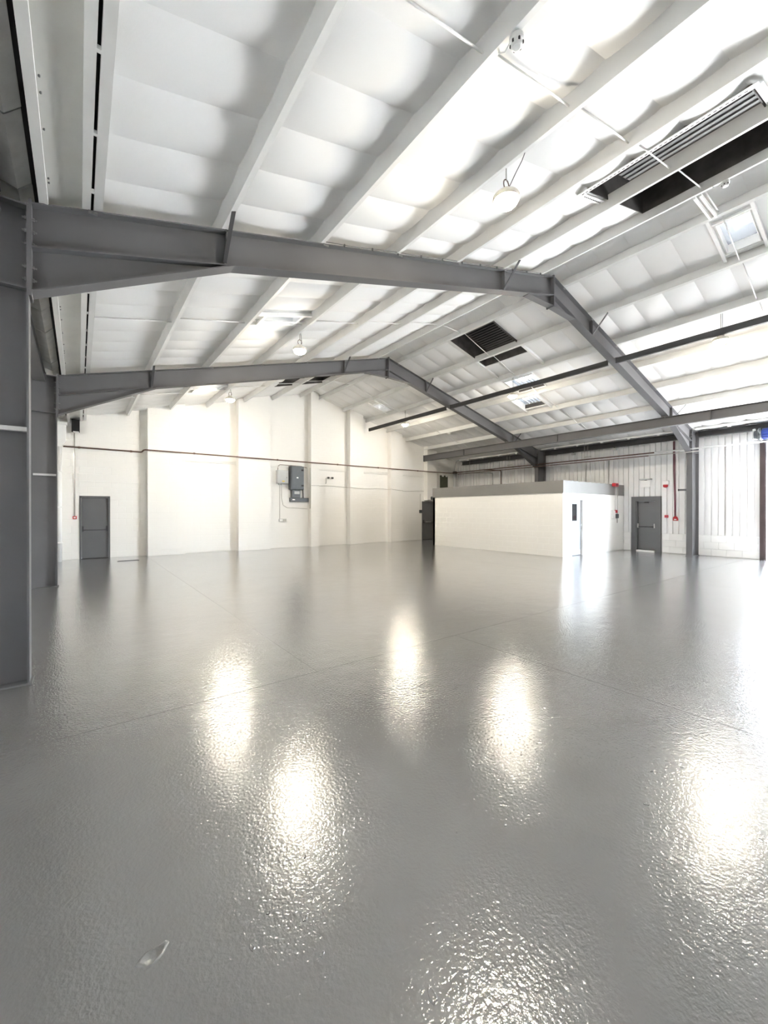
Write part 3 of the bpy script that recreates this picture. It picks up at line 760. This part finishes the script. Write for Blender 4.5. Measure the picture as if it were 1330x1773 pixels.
MB().tube([(b-.07, y0-.05, .95), (b-.07, y0-.05, 1.25)], .012, 8).build('handle', 'chrome', leaf, smooth=True)
B(b+.0, b+.012, y0-.01, y0+.05, .01, DH-.06).build('door_edge', 'fascia', leaf)
# boxes, sounder and conduits on the storeroom front
def cond(pts, r, name, m, label, cat='conduit', parent=None, group=None):
    o = MB().tube(pts, r, 6).build(name, m, parent, smooth=True)
    return o if parent else tag(o, label, cat, group)
s = thing('fire_sounder', 'bright red fire sounder on the storeroom fascia', 'sounder', (17.55, 7.72, 2.66))
B(17.40, 17.72, 7.64, 7.76, 2.64, 2.78, .02).build('body', 'red', s); B(17.48, 17.64, 7.62, 7.64, 2.67, 2.75, .006).build('grille', 'maroon', s)
cpb = thing('alarm_panel', 'white control box with a dark keypad below the red sounder on the storeroom', 'control box', (17.6, 7.74, 1.3))
B(17.36, 17.56, 7.69, 7.779, 1.33, 1.66, .01).build('box', 'white', cpb)
B(17.60, 17.86, 7.69, 7.78, 1.34, 1.52, .012).build('keypad', 'dgrey', cpb)
B(17.655, 17.775, 7.70, 7.78, 1.56, 1.68, .01).build('call_point', 'red', cpb)
for x in (17.66, 17.79): MB().tube([(x, 7.742, 1.52 if x > 17.7 else 1.68), (x, 7.742, 2.64)], .014, 6).build('conduit', 'white', cpb, smooth=True)
cond([(17.9, 7.766, 1.15), (17.9, 7.766, 2.26), (17.9, 7.744, 2.30), (17.9, 7.744, 2.72)], .016, 'conduit', 'cable', 'grey vertical conduit right of the alarm box on the storeroom front')

# ------------------------------------------------------------------ things on the far wall
eb1 = thing('fuse_enclosure', 'light grey switchgear box with a yellow warning label on the far wall', 'electrical box', (7.21, 17.2, 2.84))
B(6.97, 7.46, 17.12, 17.31, 2.86, 3.44, .01).build('box', 'lgrey', eb1); B(7.0, 7.43, 17.105, 17.12, 2.89, 3.41, .004).build('door', 'lgrey', eb1)
B(7.18, 7.29, 17.10, 17.105, 2.93, 2.98).build('warning_label', 'yellow', eb1); B(7.38, 7.40, 17.095, 17.105, 3.10, 3.14).build('latch', 'steel_dark', eb1)
for x in (7.08, 7.18): MB().tube([(x, 17.25, 2.80), (x, 17.25, 2.86)], .025, 8).build('gland', 'lgrey', eb1, smooth=True)
eb2 = thing('distribution_board', 'tall dark grey distribution board on the far wall with a white label', 'electrical box', (7.85, 17.18, 2.6))
B(7.56, 8.19, 17.05, 17.31, 2.60, 3.66, .012).build('box', 'dgrey', eb2); B(7.60, 8.15, 17.03, 17.05, 2.64, 3.62, .006).build('door', 'dgrey', eb2)
B(7.83, 7.91, 17.025, 17.03, 3.11, 3.16).build('label_plate', 'white', eb2)
for z in (2.75, 3.45): B(8.06, 8.17, 17.015, 17.03, z, z+.07, .004).build('hinge', 'black', eb2)
eb3 = thing('meter_box', 'small dark meter box between the tall board and the trunking', 'electrical box', (7.86, 17.2, 2.2))
B(7.66, 8.05, 17.10, 17.31, 2.24, 2.58, .012).build('box', 'dgrey', eb3); B(7.75, 8.0, 17.085, 17.10, 2.40, 2.53, .004).build('window', 'lgrey', eb3)
tr = thing('cable_trunking', 'short dark grey cable trunking under the meter box, against the pilaster', 'trunking', (8.05, 17.24, 2.05))
B(7.60, 8.50, 17.19, 17.31, 2.06, 2.24, .006).build('trunking', 'dgrey', tr); B(7.70, 7.82, 17.185, 17.19, 2.13, 2.18).build('label_plate', 'white', tr)
cond([(8.24, 17.28, 3.62), (8.26, 17.28, 2.6), (8.27, 17.28, 2.24)], .02, 'conduit', 'dgrey', 'thick dark cable beside the tall distribution board')
so_ = thing('socket', 'white double socket low on the far wall under the grey switchgear box', 'socket', (7.27, 17.28, 1.15))
B(7.10, 7.44, 17.26, 17.31, 1.17, 1.29, .006).build('back_box', 'lgrey', so_); B(7.12, 7.26, 17.252, 17.26, 1.185, 1.275).build('plate', 'white', so_); B(7.29, 7.42, 17.252, 17.26, 1.185, 1.275).build('plate', 'cable', so_)
cond([(7.14, 17.295, 1.29), (7.14, 17.295, 2.80)], .012, 'conduit', 'cable', 'thin vertical conduit from the socket up to the switchgear box')
cond([(7.22, 17.295, 2.80), (7.23, 17.295, 2.2), (7.3, 17.295, 1.9), (7.5, 17.295, 1.78), (8.0, 17.295, 1.77), (8.48, 17.295, 1.74)], .011, 'cable', 'cable', 'thin cable curving from the switchgear box to the pilaster', 'cable')
cond([(7.05, 17.295, 3.44), (7.06, 17.29, 3.62), (7.15, 17.29, 3.70), (7.55, 17.29, 3.70), (8.20, 17.29, 3.69), (8.46, 17.29, 3.63)], .012, 'cable', 'copper', 'thin brown cable looping over the distribution boards', 'cable')
cond([(8.515, 17.08, 3.63), (8.515, 17.07, 2.8), (8.515, 17.08, 1.75)], .012, 'cable', 'cable', 'thin vertical cable on the side of the pilaster beside the boards', 'cable')
P = []
for x0, x1, y in ((8.54, 8.92, YB-.325), (8.96, 10.61, YB-.016), (10.65, 11.41, YB-.325), (11.45, 13.15, YB-.016), (13.19, 13.94, YB-.325), (13.98, 15.76, YB-.016)):
    for k, x in enumerate(lin(x0, x1, 4)): P.append((x, y, 2.83 + .03*sin(x*2.1) - .012*(x-8.5)))
cond(P, .011, 'cable', 'cable', 'thin cable strung across the far wall and around its pilasters', 'cable')
tb = thing('pipe_stub', 'small grey pipe stub and valves on the far wall right of the boards', 'pipe', (9.55, 17.26, 3.0))
MB().tube([(9.45, 17.30, 2.95), (9.45, 17.26, 3.0), (9.45, 17.26, 3.20), (9.50, 17.26, 3.24), (9.86, 17.26, 3.22)], .016, 8).build('pipe', 'cable', tb, smooth=True)
for x in (9.56, 9.78): B(x-.04, x+.05, 17.21, 17.29, 3.19, 3.27, .015).build('valve', 'steel_dark', tb)
fx = thing('exit_light', 'small dark box fixed above the half hidden fire door', 'light fitting', (16.2, 17.0, 2.25))
B(16.02, 16.45, 16.90, 17.0, 2.28, 2.46, .02).build('body', 'dgrey', fx); MB().tube([(16.3, 16.95, 2.46), (16.3, 16.95, 2.76)], .012, 6).build('conduit', 'steel_dark', fx)
s2_ = thing('switch_box', 'small dark switch box left of the half hidden fire door', 'switch', (15.5, 17.28, 1.5))
B(15.42, 15.58, 17.24, 17.31, 1.52, 1.70, .01).build('box', 'dgrey', s2_); MB().tube([(15.5, 17.295, 1.70), (15.5, 17.295, 2.60)], .010, 6).build('conduit', 'cable', s2_)
bd = thing('backing_board', 'dark olive board on the far wall above the storeroom roof', 'board', (17.4, 17.28, 2.95))
B(17.05, 17.64, 17.24, 17.31, 2.95, 3.74, .006).build('board', 'olive', bd)
for x in (17.15, 17.45): B(x, x+.12, 17.20, 17.24, 3.66, 3.82, .01).build('bracket', 'white', bd)
dk = thing('duct', 'pale grey flue pipe with dark collar at the far right corner above the storeroom', 'pipe', (18.0, 17.1, 2.75))
MB().tube([(18.05, 17.05, 2.60), (18.05, 17.05, 3.86)], .10, 14).build('pipe', 'lgrey', dk, smooth=True)
MB().lathe((18.05, 17.05, 3.86), [(.13, 0), (.13, .12), (.1, .14)], 14).build('collar', 'steel_dark', dk)
# brown pipe: along the far wall (stepping over the pilasters' line), then along the right wall, with two drops
pp = thing('service_pipe', 'long brown copper pipe crossing the far wall and running along the right wall', 'pipe', (8, 17.0, 3.8))
YP = YB-.36
MB().tube([(-.42, YB-.09, 3.79), (1.80, YB-.09, 3.79), (1.84, YB-.13, 3.80), (1.86, YP, 3.83), (1.92, YP, 3.85), (16.95, YP, 3.86), (17.48, YP, 3.87), (17.56, YP-.02, 3.87), (17.60, YP-.08, 3.87), (17.60, 16.0, 3.87)], .026, 8).build('pipe', 'copper', pp, smooth=True)
MB().tube([(17.60, 16.0, 3.87), (17.60, 6.3, 3.87)], .024, 8).build('pipe', 'copper', pp, smooth=True)
MB().tube([(17.60, 16.4, 3.77), (17.60, 6.5, 3.77)], .018, 8).build('pipe', 'copper', pp, smooth=True)
MB().tube([(17.60, 6.3, 3.87), (17.60, -1.2, 3.87)], .026, 8).build('pipe', 'white', pp, smooth=True)  # same brown pipe, coloured white to paint the daylight on this stretch
MB().tube([(17.60, 6.5, 3.77), (17.60, 4.9, 3.77)], .016, 8).build('pipe', 'cable', pp, smooth=True)  # lower pipe, its daylit stretch painted pale grey
for x in (0.0, 1.5, 3.55, 6.9, 9.9, 12.3, 15.0): MB().tube([(x-.03, YP if x > 1.9 else YB-.09, 3.857 if x > 1.9 else 3.79), (x+.03, YP if x > 1.9 else YB-.09, 3.857 if x > 1.9 else 3.79)], .036, 8).build('coupling', 'copper', pp)
for y in (15.5, 13.0, F2-.2, 9.0, F1-.2, 2.5): MB().tube([(17.6, y, 3.88), (17.6, y, 4.62 if abs(y-F1) > .5 and abs(y-F2) > .5 else 3.95)], .006, 5).build('drop_rod', 'cable', pp)
d1 = cond([(17.66, 15.35, 3.77), (18.0, 15.0, 3.76), (18.40, 14.7, 3.76), (18.46, 14.62, 3.74), (18.46, 14.6, 3.66), (18.46, 14.6, 2.6)], .028, 'drop_pipe', 'lgrey', 'grey drop pipe from the brown pipe behind the storeroom fascia', 'pipe')
cond([(17.67, 14.55, 3.87), (18.0, 14.3, 3.87), (18.40, 14.1, 3.86), (18.46, 14.05, 3.84), (18.46, 14.03, 3.76), (18.46, 14.03, 2.6)], .028, 'drop_pipe', 'copper', 'brown drop pipe from the long pipe behind the storeroom fascia', 'pipe')
for y in (13.2, 9.1): 
    tag(MB().tube([(18.1, y-.15, 4.05), (18.1, y+.15, 4.05)], .012, 6).tube([(18.1, y, 4.05), (18.1, y, 4.60)], .006, 5).build('wire_hanger', 'cable'),
        'thin wire hanger with a crossbar below the tray, %s' % ('farther one, past the far frame' if y > 11 else 'nearer one, above the storeroom corner'), 'hanger')

# ------------------------------------------------------------------ things on the right wall
fs = thing('exit_sign', 'blank white hanging sign on a bracket above the right fire door', 'sign', (18.4, 6.9, 2.6))
B(18.36, 18.38, 6.72, 7.06, 2.60, 2.88, .004).build('panel', 'white', fs); B(18.30, 18.50, 6.70, 7.10, 2.90, 2.95, .006).build('bracket', 'lgrey', fs)
B(18.35, 18.39, 6.84, 6.92, 2.88, 2.93).build('clip', 'steel_dark', fs)
bc = thing('fire_beacon', 'red dome fire beacon with white base right of the right fire door', 'beacon', (18.4, 6.2, 2.55))
B(18.40, 18.50, 6.10, 6.30, 2.66, 2.84, .02).build('base', 'white', bc)
MB().lathe((18.40, 6.20, 2.56), [(.03, 0), (.075, .02), (.085, .06), (.08, .11)], 14).build('lens', 'red', bc, smooth=True)
c2 = thing('call_point', 'square dark red call point on the cladding beside the right fire door', 'call point', (18.45, 6.19, 1.38))
B(18.44, 18.50, 6.13, 6.25, 1.38, 1.48, .01).build('body', 'red', c2); B(18.432, 18.44, 6.16, 6.22, 1.41, 1.45).build('face', 'maroon', c2)
c3 = thing('fire_bell', 'red fire bell box at the foot of a maroon conduit on the right cladding', 'bell', (18.45, 5.88, 1.25))
B(18.42, 18.50, 5.80, 5.96, 1.27, 1.36, .01).build('base', 'red', c3)
MB().lathe((18.44, 5.88, 1.35), [(.085, 0), (.08, .04), (.05, .075), (.015, .09)], 14).build('dome', 'red', c3, smooth=True)
B(18.412, 18.42, 5.84, 5.92, 1.295, 1.335).build('face', 'white', c3)
for dy in (-.018, .018): MB().tube([(18.47, 5.90+dy*.5, 1.42), (18.47, 5.905+dy, 2.2), (18.47, 5.93+dy, 3.2), (18.47, 5.94+dy, 4.34)], .014, 6).build('conduit', 'maroon', c3, smooth=True)
sb = thing('pipe_stub', 'short dark grey tube stub sticking out beside the near right column', 'pipe', (18.3, 5.55, 2.42))
MB().tube([(18.28, 5.228, 2.44), (18.28, 5.72, 2.44)], .035, 10).build('tube', 'steel', sb, smooth=True); MB().tube([(18.28, 5.72, 2.44), (18.28, 5.74, 2.44)], .042, 10).build('cap', 'steel_dark', sb)
for y, lab in ((9.8, 'small white floodlight under the right eaves beam, nearer the storeroom door'), (8.0, 'small white floodlight under the right eaves beam, above the right fire door')):
    t = thing('floodlight', lab, 'light fitting', (18.2, y, 4.2), 'small floodlights under the eaves')
    B(18.12, 18.24, y-.08, y+.08, 4.20, 4.30, .012).build('body', 'lgrey', t); B(18.15, 18.21, y-.02, y+.02, 4.30, 4.36).build('arm', 'steel_dark', t)
# roller shutter at the right edge
rs = thing('roller_shutter', 'raised roller shutter with a dark brown guide rail at the right picture edge', 'shutter', (18.5, (RD0+RD1)/2, 0))
m = MB(); m.box(18.40, 18.52, RD1-.01, RD1+.11, 0, RDH); m.box(18.42, 18.50, RD1-.05, RD1-.01, 0, RDH)
m.build('guide_rail', 'rust', rs)
m = MB(); m.box(18.40, 18.52, RD0-.11, RD0+.01, 0, RDH); m.build('guide_rail', 'rust', rs)
MB().tube([(18.30, RD0, 4.20), (18.30, 2.70, 4.20)], .19, 18).build('curtain_roll', 'galv', rs, smooth=True)
B(18.40, 18.48, RD0+.01, RD1-.05, RDH-.07, RDH).build('bottom_bar', 'steel', rs)
mo = thing('shutter_motor', 'blue ribbed electric motor with a dark gearbox above the roller door', 'motor', (18.2, 3.2, 4.0))
MB().tube([(18.20, 2.75, 4.20), (18.20, 3.34, 4.20)], .165, 20).build('motor_body', 'blue', mo, smooth=True)
for k in range(14):
    a = 2*pi*k/14
    cx, cz = 18.20+.175*cos(a), 4.20+.175*sin(a)
    MB().tube([(cx, 2.78, cz), (cx, 3.32, cz)], .014, 5).build('rib', 'blue', mo)
MB().lathe((18.20, 3.34, 4.20), [(.20, 0), (.21, .03), (.21, .08), (.15, .11), (.13, .2), (.05, .22)], 18, 'y').build('gearbox', 'dgrey', mo, smooth=False)
B(18.16, 18.36, 3.50, 3.58, 4.05, 4.40, .01).build('mounting_plate', 'lgrey', mo)
# outside: apron and a strip of barrier netting just beyond the door jamb
struct(B(XWR+.3, 60, -40, 45, -.35, -.02).build('ground', 'ground'))
bf = thing('barrier_netting', 'orange plastic barrier netting outside the roller door', 'barrier', (19.2, 2.6, 0))
m = MB()
for k in range(9): m.box(19.195, 19.205, 2.0, 3.42, .03+k*.085, .055+k*.085)
for k in range(15): m.box(19.195, 19.205, 2.0+k*.1, 2.02+k*.1, .03, .74)
o = m.build('net', 'orange', bf); o['kind'] = 'stuff'
for y in (2.0, 3.42): MB().tube([(19.2, y, -.02), (19.2, y, .9)], .012, 6).build('stake', 'steel', bf)
